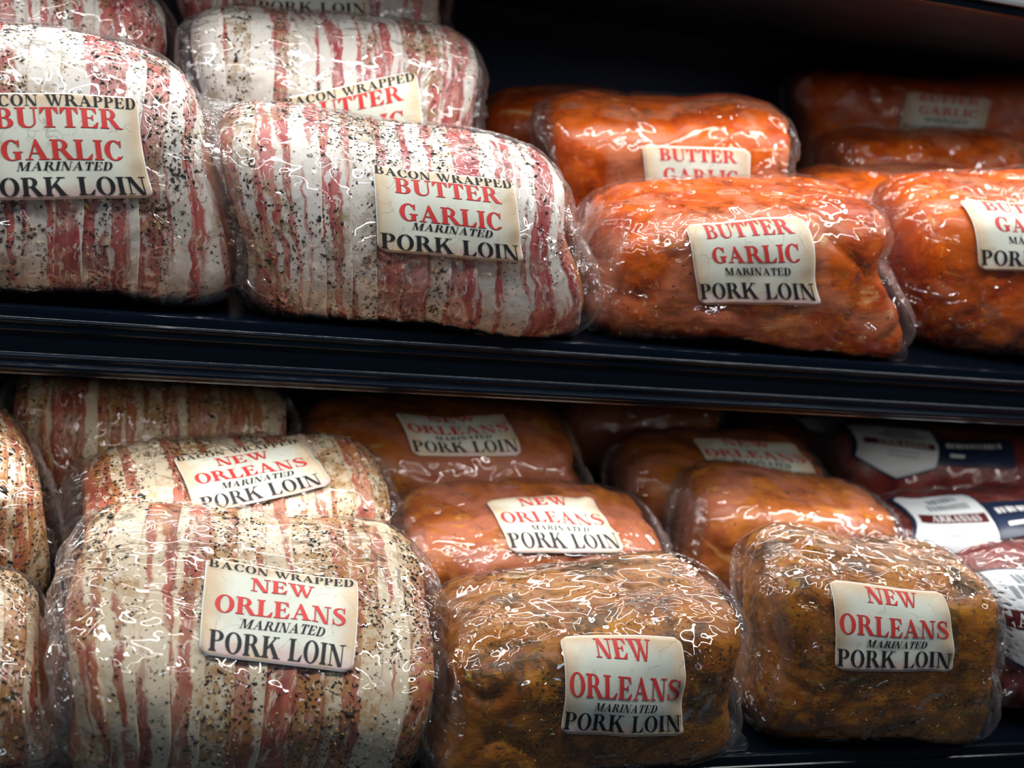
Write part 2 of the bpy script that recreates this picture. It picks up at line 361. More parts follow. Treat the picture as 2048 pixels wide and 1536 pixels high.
def text_polys(txt, u0, u1, vb, vt, slant=0.0):
    """polygons of one line of text filling u0..u1, vb..vt of the unit label (v upwards)"""
    x = 0; polys = []
    for ch in txt:
        if ch == ' ': x += 0.36; continue
        g, wd = GL[ch]
        for p in g: polys.append([(x + a, b) for a, b in p])
        x += wd + 0.03
    x -= 0.03
    return [[(u0 + (a / x) * (u1 - u0) + slant * (b - 0.5) * (vt - vb), vb + b * (vt - vb)) for a, b in p] for p in polys]
def triangulate(polys, mx):
    V, F = [], []
    for p in polys:
        tris = [(p[0], p[i], p[i + 1]) for i in range(1, len(p) - 1)]
        while tris:
            a, b, c = tris.pop()
            L = [math.dist(a, b), math.dist(b, c), math.dist(c, a)]; k = L.index(max(L))
            if L[k] > mx:
                if k == 1: a, b, c = b, c, a
                if k == 2: a, b, c = c, a, b
                m = ((a[0] + b[0]) / 2, (a[1] + b[1]) / 2); tris += [(a, m, c), (m, b, c)]
            else:
                n = len(V); V += [a, b, c]; F.append((n, n + 1, n + 2))
    return np.array(V), np.array(F)
# rows: text, u0, u1, bottom, top (measured down from the label's top edge), slant, colour
ROWS = {
 'bn': [('BACON WRAPPED', .015, .975, .110, .020, 0, 'black'), ('NEW', .28, .70, .325, .165, 0, 'red'), ('ORLEANS', .07, .925, .60, .42, 0, 'red'), ('MARINATED', .235, .79, .735, .645, .22, 'black'), ('PORK LOIN', .05, .935, .965, .785, 0, 'black')],
 'bb': [('BACON WRAPPED', .005, .985, .108, .012, 0, 'black'), ('BUTTER', .13, .87, .295, .122, 0, 'red'), ('GARLIC', .15, .865, .595, .405, 0, 'red'), ('MARINATED', .235, .79, .70, .615, .2, 'black'), ('PORK LOIN', .02, .975, .96, .768, 0, 'black')],
 'n': [('NEW', .27, .73, .205, .035, 0, 'red'), ('ORLEANS', .03, .97, .555, .345, 0, 'red'), ('MARINATED', .25, .78, .695, .605, .22, 'black'), ('PORK LOIN', .012, .985, .945, .735, 0, 'black')],
 'b': [('BUTTER', .15, .87, .185, .025, 0, 'red'), ('GARLIC', .17, .885, .47, .285, 0, 'red'), ('MARINATED', .26, .80, .625, .535, 0, 'black'), ('PORK LOIN', .02, .98, .925, .725, 0, 'black')],
}

# ------------------------------------------------------------------ the shape of one wrapped loin
class Loin:
    def __init__(s, p, ext, seed):
        s.pos = np.array(p[:3]); s.rot = p[3:6]; s.a, s.b, s.c, s.P, s.Q = p[6:11]; s.sh = p[11:19]
        s.ext = ext / s.c if ext > 0 else 0.0; s.seed = seed; s.lump_amp = 1.0
        t = np.linspace(0, 2 * np.pi, 1441); T = np.pi - t
        cy = s.b * sg(np.cos(T), 2 / s.Q); cz = s.c * sg(np.sin(T), 2 / s.Q)
        S = np.concatenate([[0], np.cumsum(np.hypot(np.diff(cy), np.diff(cz)))]); s.Lh = S[-1]
        s.tt = np.linspace(0, 1, 1025); s.cy = np.interp(s.tt * s.Lh, S, cy); s.cz = np.interp(s.tt * s.Lh, S, cz)
    def k(s, x, da=0.0, P=None):
        return np.clip(1 - np.abs(x / (s.a + da)) ** (P or s.P), 0, 1) ** (1 / (P or s.P))
    def prof(s, n, da=0.0, P=None):
        P = P or s.P; ph = np.linspace(-np.pi / 2, np.pi / 2, 4001); x = (s.a + da) * sg(np.sin(ph), 2 / P); k = np.abs(np.cos(ph)) ** (2 / P)
        d = np.hypot(np.diff(x), np.diff(k) * min(s.b, s.c)); S = np.concatenate([[0], np.cumsum(d)])
        q = np.linspace(0, S[-1], n); return np.interp(q, S, x), np.interp(q, S, k), q
    def core(s, x, k, t):
        tm = np.mod(t, 1.0)
        y = k * np.interp(tm, s.tt, s.cy); z = k * np.interp(tm, s.tt, s.cz); x = x + 0 * y
        al = np.arctan2(z / s.c, x / s.a); r2 = np.clip((x / s.a) ** 2 + (z / s.c) ** 2, 0, 1.6); sh = s.sh
        g = 1 + r2 * sum(sh[2 * q] * np.cos((q + 1) * al) + sh[2 * q + 1] * np.sin((q + 1) * al) for q in range(4))
        z2 = z * g; z2 = np.where(z2 < 0, z2 * (1 + s.ext), z2)
        return np.stack([x * g, y, z2], -1)
    def lump(s, P):
        o = np.array([s.seed * 3.7, s.seed * 1.3, s.seed * 2.1])
        return s.lump_amp * (0.0042 * pn(P * 15 + o) + 0.0014 * pn(P * 42 + o + 9))
    def at(s, x, t, off=0.0, da=0.0, P=None, lump=True):
        e = 6e-4
        f = lambda X, T_: s.core(X, s.k(X, da, P), T_)
        q = f(x, t); tx = f(x + e, t) - f(x - e, t); tt = f(x, t + e) - f(x, t - e)
        n = np.cross(tx, tt); n /= np.linalg.norm(n, axis=-1, keepdims=True) + 1e-12
        d = off + (s.lump(q) if lump else 0)
        return q + n * np.asarray(d)[..., None], n
    def grid(s, n, m, da=0.0, P=None):
        x, k, q = s.prof(n, da, P); t = np.arange(m) / m
        X, T = np.meshgrid(x, t, indexing='ij'); K = np.repeat(k[:, None], m, 1)
        B = s.core(X, K, T)
        du = np.gradient(B, axis=0); dv = np.roll(B, -1, 1) - np.roll(B, 1, 1); N = np.cross(du, dv)
        ln = np.linalg.norm(N, axis=-1, keepdims=True); sx = np.sign(X)[..., None] * np.array([1.0, 0, 0])
        N = np.where(ln > 1e-12, N / np.maximum(ln, 1e-12), sx); N[0] = (-1, 0, 0); N[-1] = (1, 0, 0)
        return B, N, X, T, K, q
    def label_uv_inv(s, lab, x, t, k):
        x0, s0, an, w_, h_, shr, tp = lab
        ss = (np.mod(t + 0.5, 1) - 0.5) * s.Lh * k
        dx, ds = x - x0, ss - s0
        v = -dx * math.sin(an) + ds * math.cos(an); u = dx * math.cos(an) + ds * math.sin(an) - shr * v
        return u / w_, v / h_
    def label_pos(s, lab, u, v, off):
        x0, s0, an, w_, h_, shr, tp = lab   # u,v in -.5...5
        tt_ = v * h_; uu = u * w_ * (1 + tp * v) + shr * tt_
        x = x0 + uu * math.cos(an) - tt_ * math.sin(an); ss = s0 + uu * math.sin(an) + tt_ * math.cos(an)
        return s.at(x, ss / (s.Lh * s.k(x)), off)[0]

def shape_matrix(L):
    yw, tl, rl = L.rot
    return Matrix.Translation(L.pos.tolist()) @ Matrix.Rotation(yw, 4, 'Z') @ Matrix.Rotation(tl, 4, 'X') @ Matrix.Rotation(rl, 4, 'Y')

def rounded_sheet(nu, nv, rc, asp):
    """grid points of a rounded rectangle, u,v in -.5...5"""
    U = []
    for v in np.linspace(-.5, .5, nv):
        dv = max(0, abs(v) - (.5 - rc * asp)) / (rc * asp)
        hw = .5 - rc * (1 - math.sqrt(max(0, 1 - dv * dv)))
        U.append([(u * 2 * hw, v) for u in np.linspace(-.5, .5, nu)])
    return np.array(U)

def add_label(L, root, lab, kind, off, seed):
    asp = lab[3] / lab[4]
    vs = rounded_sheet(26, 30, .055, asp)
    u, v = vs[..., 0], vs[..., 1]
    curl = 0.0035 * smooth(u, .36, .5) * (pn(np.stack([v * 3 + seed, u * 0, u * 0], -1)) + .35)
    Pt = L.label_pos(lab, u, v, off + np.maximum(curl, 0))
    nr, nc = u.shape
    V = Pt.reshape(-1, 3); uv = np.stack([u + .5, v + .5], -1).reshape(-1, 2); F = grid_faces(nr, nc).tolist()
    rim = [i for i in range(nc)] + [r * nc + nc - 1 for r in range(1, nr)] + [(nr - 1) * nc + c for c in range(nc - 2, -1, -1)] + [r * nc for r in range(nr - 2, 0, -1)]
    R = L.label_pos(lab, u, v, off - 0.0006).reshape(-1, 3)[rim]
    n0 = len(V); V = np.concatenate([V, R]); uv = np.concatenate([uv, np.clip(uv[rim] + np.sign(uv[rim] - .5) * .01, 0, 1)])
    m = len(rim)
    for i in range(m): F.append((rim[i], n0 + i, n0 + (i + 1) % m, rim[(i + 1) % m]))
    lo = mesh_obj('label', V, F, MAT['label'], root, uv)
    polys = {'red': [], 'black': []}
    for tx, u0, u1, b, t_, sl, colr in ROWS[kind]: polys[colr] += text_polys(tx, u0, u1, 1 - b, 1 - t_, sl)
    for colr, pl in polys.items():
        P2, F2 = triangulate(pl, 0.035)
        uu, vv = P2[:, 0] - .5, P2[:, 1] - .5
        cu = np.maximum(0.0035 * smooth(uu, .36, .5) * (pn(np.stack([vv * 3 + seed, uu * 0, uu * 0], -1)) + .35), 0)
        if colr == 'red':
            du, dv = .0020, -.0030
            mesh_obj('red_lettering_edge', L.label_pos(lab, uu + du, vv + dv, off + cu + .00025), F2, MAT['redline'], lo, smooth=False)
        mesh_obj(colr + '_lettering', L.label_pos(lab, uu, vv, off + cu + .0004), F2, MAT[colr], lo, smooth=False)
    return lo

def flakes(L, root, name, n, mats, probs, size, stretch, offf, rng, trange=(-.24, .42), cluster=24.0, cut=0.0, bias=None):
    x = rng.uniform(-.92, .92, n * 6) * L.a; t = rng.uniform(trange[0], trange[1], n * 6)
    P, _ = L.at(x, t)
    cl = 1.3 * pn(P * np.array([cluster * 1.7, cluster * .7, cluster * .7]) + L.seed * 5) + .6 * pn(P * 9 + L.seed)
    if bias is not None: cl = cl + bias(x, t)
    keep = rng.uniform(-.35, .95, n * 6) < cl + cut
    x, t = x[keep][:n], t[keep][:n]; n = len(x)
    sz = size * np.exp(rng.normal(0, .38, n)); off = offf(x, t)
    P, N = L.at(x, t, off + sz * .12)
    ref = np.where(np.abs(N[:, :1]) < .8, np.array([[1.0, 0, 0]]), np.array([[0, 0, 1.0]]))
    A = np.cross(N, ref); A /= np.linalg.norm(A, axis=1, keepdims=True); B = np.cross(N, A)
    an = rng.uniform(0, 2 * np.pi, n)[:, None]; A, B = A * np.cos(an) + B * np.sin(an), -A * np.sin(an) + B * np.cos(an)
    s1 = (sz * stretch * rng.uniform(.7, 1.3, n))[:, None]; s2 = (sz * rng.uniform(.55, 1.0, n))[:, None]; s3 = (sz * rng.uniform(.35, .6, n))[:, None]
    jit = lambda: rng.uniform(.6, 1.25, (n, 1))
    V = np.stack([P + A * s1 * jit(), P + B * s2 * jit() + A * s1 * .2, P - A * s1 * jit(), P - B * s2 * jit() - A * s1 * .25, P + N * s3, P - N * s3 * .5], 1)
    f = np.array([(0, 1, 4), (1, 2, 4), (2, 3, 4), (3, 0, 4), (1, 0, 5), (2, 1, 5), (3, 2, 5), (0, 3, 5)])
    F = (np.arange(n) * 6)[:, None, None] + f[None]
    mi = np.repeat(rng.choice(len(mats), n, p=probs), 8)
    o = mesh_obj(name, V.reshape(-1, 3), F.reshape(-1, 3), mats, root, fmat=mi, smooth=False)
    o['kind'] = 'stuff'
    return o

def add_flap(L, root, side, t0, t1, width, seed, droop=0.25, off=.003):
    nt, nw = 46, 14; t = np.linspace(t0, t1, nt); j = np.linspace(0, 1, nw)
    T, J = np.meshgrid(t, j, indexing='ij'); tau = (T - t0) / (t1 - t0)
    xb = side * .90 * L.a
    P0, N = L.at(np.full_like(T, xb), T, off)
    env = np.sin(np.pi * np.clip(tau, 0, 1)) ** .55 * (0.75 + .5 * pn(np.stack([tau * 3.3 + seed, J * 0, J * 0 + seed], -1)))
    rip = pn(np.stack([tau * 7 + seed * 3, J * .8, J * 0 + .5], -1)) + .5 * pn(np.stack([tau * 19 + seed, J * 1.2, J * 0 + .5], -1))
    d = np.array([side, 0, 0]) + N * 0.12
    C_ = P0 - np.array([P0[..., 0].mean(), 0, 0])
    V = P0 + d * (width * env * J)[..., None] + N * (rip * .30 * width * J ** .8)[..., None] - N * (droop * width * J ** 2)[..., None]
    uv = np.stack([J * width + seed, T * L.Lh], -1).reshape(-1, 2)
    return mesh_obj('film_flap', V.reshape(-1, 3), grid_faces(nt, nw), MAT['film'], root, uv, attr=(0.35 + .5 * J).ravel())

TH = 0.0
def make_pack(key, name, label, group, kind, lab_kind=None, hi=True, seed=1, flaps=(), pitch=.0195, pepper=900, film='film', wr=1.0, gather_l=1.0, gather_r=1.0, em=.010):
    p, lab, ext = TAB[key]
    L = Loin(p, ext, seed); rng = np.random.RandomState(seed * 11 + 3)
    bacon = kind.startswith('bacon')
    L.lump_amp = 0.75 if bacon else 1.0
    root = empty(name, shape_matrix(L), label, 'meat pack', group)
    # -- the meat itself
    n, m = (90, 132) if hi else (56, 84)
    if bacon: n, m = n // 2, m // 2
    B, N, X, T, K, q = L.grid(n, m)
    d = L.lump(B)
    if not bacon:
        o = np.array([seed * 2.3, seed * 4.1, seed * 0.7])
        r = 1 - np.abs(pn(B * np.array([17, 12, 15]) + o)) * 3.4
        crease = np.clip(r, 0, 1) ** 3 * smooth(pn(B * 9 + o + 4), -.15, .25)
        d = d - .0052 * crease + .0011 * pn(B * 75 + o) + .0006 * pn(B * 150 + o)
    else:
        d = d - .0012
    V = (B + N * d[..., None]).reshape(-1, 3)
    mm = {'bacon_butter': 'loin_end', 'bacon_orleans': 'loin_end'}.get(kind, kind)
    mesh_obj('loin_meat', V, grid_faces(n, m, True)[:, ::-1], MAT[mm], root)
    foff = .0046 if bacon else .0026
    if bacon:
        sl = rng.uniform(-.012, .012); cnt = int(round(1.86 * L.a / pitch)); pt = 1.86 * L.a / cnt
        Q0 = -.93 * L.a
        wav = lambda x, t: .0016 * pn(np.stack([np.asarray(x) * 55 + seed, np.cos(2 * np.pi * t) * 2.2 + seed, np.sin(2 * np.pi * t) * 2.2], -1)) + sl * np.sin(2 * np.pi * (t + .1)) * (1 - (x / L.a) ** 2)
        sw = lambda fr: .0008 + .0018 * np.clip(fr, 0, 1) ** 1.4
        nt = 89 if hi else 57
        dens = np.clip(rng.uniform(-.15, 1.15, cnt), 0, 1)   # how heavily each strip is seasoned
        for i in range(cnt):
            fr = np.array([-.25, 0, .25, .5, .75, .93, 1.0, 1.0]); t = np.linspace(.75, 1.75, nt)
            T2, FR = np.meshgrid(t, fr, indexing='ij')
            xx = Q0 + (i + FR) * pt
            ends = 1 - smooth(np.abs(xx) / L.a, .80, .95) * .4
            xx = np.clip(xx + wav(xx, T2) * ends, -.975 * L.a, .975 * L.a)
            offs = np.where(FR < 0, .0002, sw(FR)); offs[:, -1] = .0001; offs[:, -2] -= .0002
            offs = offs + .0007 * pn(np.stack([xx * 90 + seed, np.cos(2 * np.pi * T2) * 3 + i, np.sin(2 * np.pi * T2) * 3], -1)) * (FR > 0)
            Vs, _ = L.at(xx, T2, offs)
            uv = np.stack([np.clip(FR, 0, 1), T2 * L.Lh], -1).reshape(-1, 2)
            F = grid_faces(nt, 8)
            st = mesh_obj('bacon_strip', Vs.reshape(-1, 3), F, MAT[kind], root, uv); st.color = (dens[i], dens[i], dens[i], 1)
        def offf(x, t):
            fr = (x - wav(x, t) - Q0) / pt; return sw(fr - np.floor(fr)) + .0002
        if pepper:
            flakes(L, root, 'cracked_pepper', int(pepper * 2.6), [MAT['pepper'], MAT['pepper_brown'], MAT['garlic']], [.68, .18, .14], .00085, 1.3, offf, rng, bias=lambda x, t: 1.1 * (dens[np.clip(np.floor((x - wav(x, t) - Q0) / pt).astype(int), 0, cnt - 1)] - .45))
    elif pepper and kind != 'beef':
        flakes(L, root, 'marinade_herbs', pepper, [MAT['herb'], MAT['pepper'], MAT['garlic']], [.5, .28, .22] if kind != 'butter' else [.35, .3, .35], .00052, 2.1, lambda x, t: .0004 + 0 * x, rng, cut=-.05)
    # -- the plastic film around it
    n, m = (132, 176) if hi else (64, 96)
    Pf = max(2.6, L.P * .72)
    B, N, X, T, K, q = L.grid(n, m, em, Pf)
    e = np.abs(X) / (L.a + em)
    d = L.lump(B) + foff
    if lab:
        u_, v_ = L.label_uv_inv(lab, X, T, np.maximum(L.k(X), .2)); mk = smooth(np.maximum(np.abs(u_), np.abs(v_)), .5, .66)
    else: mk = 1.0
    o = np.array([seed * 5.3, seed * 1.9, seed * 3.3])
    Wp = B + .02 * np.stack([pn(B * 18 + o), pn(B * 18 + o + 7), pn(B * 18 + o + 13)], -1)
    ca, sa = math.cos(.6), math.sin(.6)
    D1 = np.stack([(Wp[..., 0] * ca + Wp[..., 2] * sa) * 30, (-Wp[..., 0] * sa + Wp[..., 2] * ca) * 95, Wp[..., 1] * 60], -1)
    w1 = np.clip(1 - np.abs(pn(D1 + o)) * 3.0, 0, 1) ** 2
    D2 = np.stack([Wp[..., 0] * 110, Wp[..., 2] * 45, Wp[..., 1] * 45], -1)
    w2 = pn(D2 + o + 5)
    act = smooth(pn(B * 16 + o + 21), -.2, .3)
    d = d + mk * wr * (.0017 * w1 * act + .0008 * (w2 + .3) * smooth(e, .2, .8))
    pleat = pn(np.stack([np.cos(2 * np.pi * T) * 9 + o[0], np.sin(2 * np.pi * T) * 9, X * 6 + o[1]], -1))
    gl_ = np.where(X < 0, gather_l, gather_r)
    d = d + gl_ * .0045 * (pleat + .25) * smooth(e, .80, .98) * mk
    # the wrap hangs a little loose below
    V = (B + N * d[..., None]).reshape(-1, 3)
    uv = np.stack([np.repeat(q[:, None], m, 1), T * L.Lh], -1)
    F = grid_faces(n, m, True)[:, ::-1].copy()
    uvw = np.stack([np.repeat(q[:, None], m, 1), np.abs(np.mod(T + .5, 1) - .5) * 0 + (np.mod(T + .25, 1) - .25) * L.Lh], -1)
    gat = (smooth(e, .84, .99) * np.minimum(gl_, 1.2)).ravel()
    mesh_obj('film_wrap', V, F, MAT[film], root, uvw.reshape(-1, 2), attr=gat)
    for i, fl in enumerate(flaps): add_flap(L, root, *fl, seed=seed + i * 2.3)
    if lab and lab_kind: add_label(L, root, lab, lab_kind, foff + .0008, seed)
    return L, root

# ------------------------------------------------------------------ case: back panel and shelves
def extrude_profile(name, prof, x0, x1, mat, parent, n=2, close=True):
    xs = np.linspace(x0, x1, n); m = len(prof)
    V = [(x, y, z) for x in xs for y, z in prof]
    F = [(i * m + j, i * m + (j + 1) % m, (i + 1) * m + (j + 1) % m, (i + 1) * m + j) for i in range(n - 1) for j in range(m if close else m - 1)]
    if close: F += [tuple(range(m))[::-1], tuple((n - 1) * m + j for j in range(m))]
    o = mesh_obj(name, V, F, mat, parent, smooth=False)
    bm = bmesh.new(); bm.from_mesh(o.data); bmesh.ops.recalc_face_normals(bm, faces=bm.faces); bm.to_mesh(o.data); bm.free()
    return o
X0, X1 = -1.3, 2.7
wb = extrude_profile('wall_back', [(.70, -.75), (.72, -.75), (.72, 1.0), (.70, 1.0)], X0, X1, MAT['back'], None)
wb['kind'] = 'structure'
TU, TL, YL, ZL = math.radians(10), math.radians(5), -.15, -.30
def shelf(label, y0, z0, tilt, depth, channel, mat_ch, thick=.010):
    root = empty('display_shelf', Matrix.Translation((0.7, y0, z0)) @ Matrix.Rotation(tilt, 4, 'X'), label, 'shelf')
    extrude_profile('deck', [(0.002, -thick), (depth, -thick), (depth, 0), (0.002, 0)], X0 - .7, X1 - .7, MAT['shelf'], root)
    ch = extrude_profile('price_channel', channel, X0 - .7, X1 - .7, mat_ch, root)
    b = ch.modifiers.new('soft', 'BEVEL'); b.width = .0006; b.segments = 2; b.limit_method = 'ANGLE'; b.angle_limit = .3
    return root
CH = [(.0045, -.001), (.003, .0026), (0, .0034), (-.0028, .0022), (-.0036, -.0005), (-.0042, -.0050), (-.0062, -.0062), (-.0060, -.0082), (-.0046, -.0090), (-.0050, -.0148), (-.0026, -.0156),
      (-.0026, -.0335), (-.0050, -.0345), (-.0058, -.0362), (-.0050, -.0376), (-.0052, -.0405), (-.0076, -.0422), (-.0082, -.0440), (-.0074, -.0456), (-.0050, -.0466), (-.0048, -.0490), (-.0030, -.0512), (.0030, -.0515), (.0045, -.0480)]
r1 = shelf('upper black shelf with ribbed price channel running across the middle', 0, 0, TU, .70, CH, MAT['trimmetal'])
r2 = shelf('lower black shelf holding the herb marinated packs and meat', YL, ZL, TL, .85, CH, MAT['trimmetal'])
TCH = [(.002, -.026), (-.004, -.025), (-.008, -.019), (-.009, -.009), (-.009, .014), (-.004, .022), (.002, .022)]
r3 = shelf('topmost dark shelf with pale metal front edge, cut by the top right corner', .05, .350, 0.0, .65, TCH, MAT['trimmetal'], .012)
for child in r3.children:
    if child.name.startswith('deck'): child.data.materials[0] = MAT['back']
extrude_profile('front_rail', [(-.0085, -.0170), (-.0115, -.0165), (-.0120, -.0140), (-.0115, -.0108), (-.0085, -.0105)], X0 - .7, X1 - .7, MAT['steel'], r3)

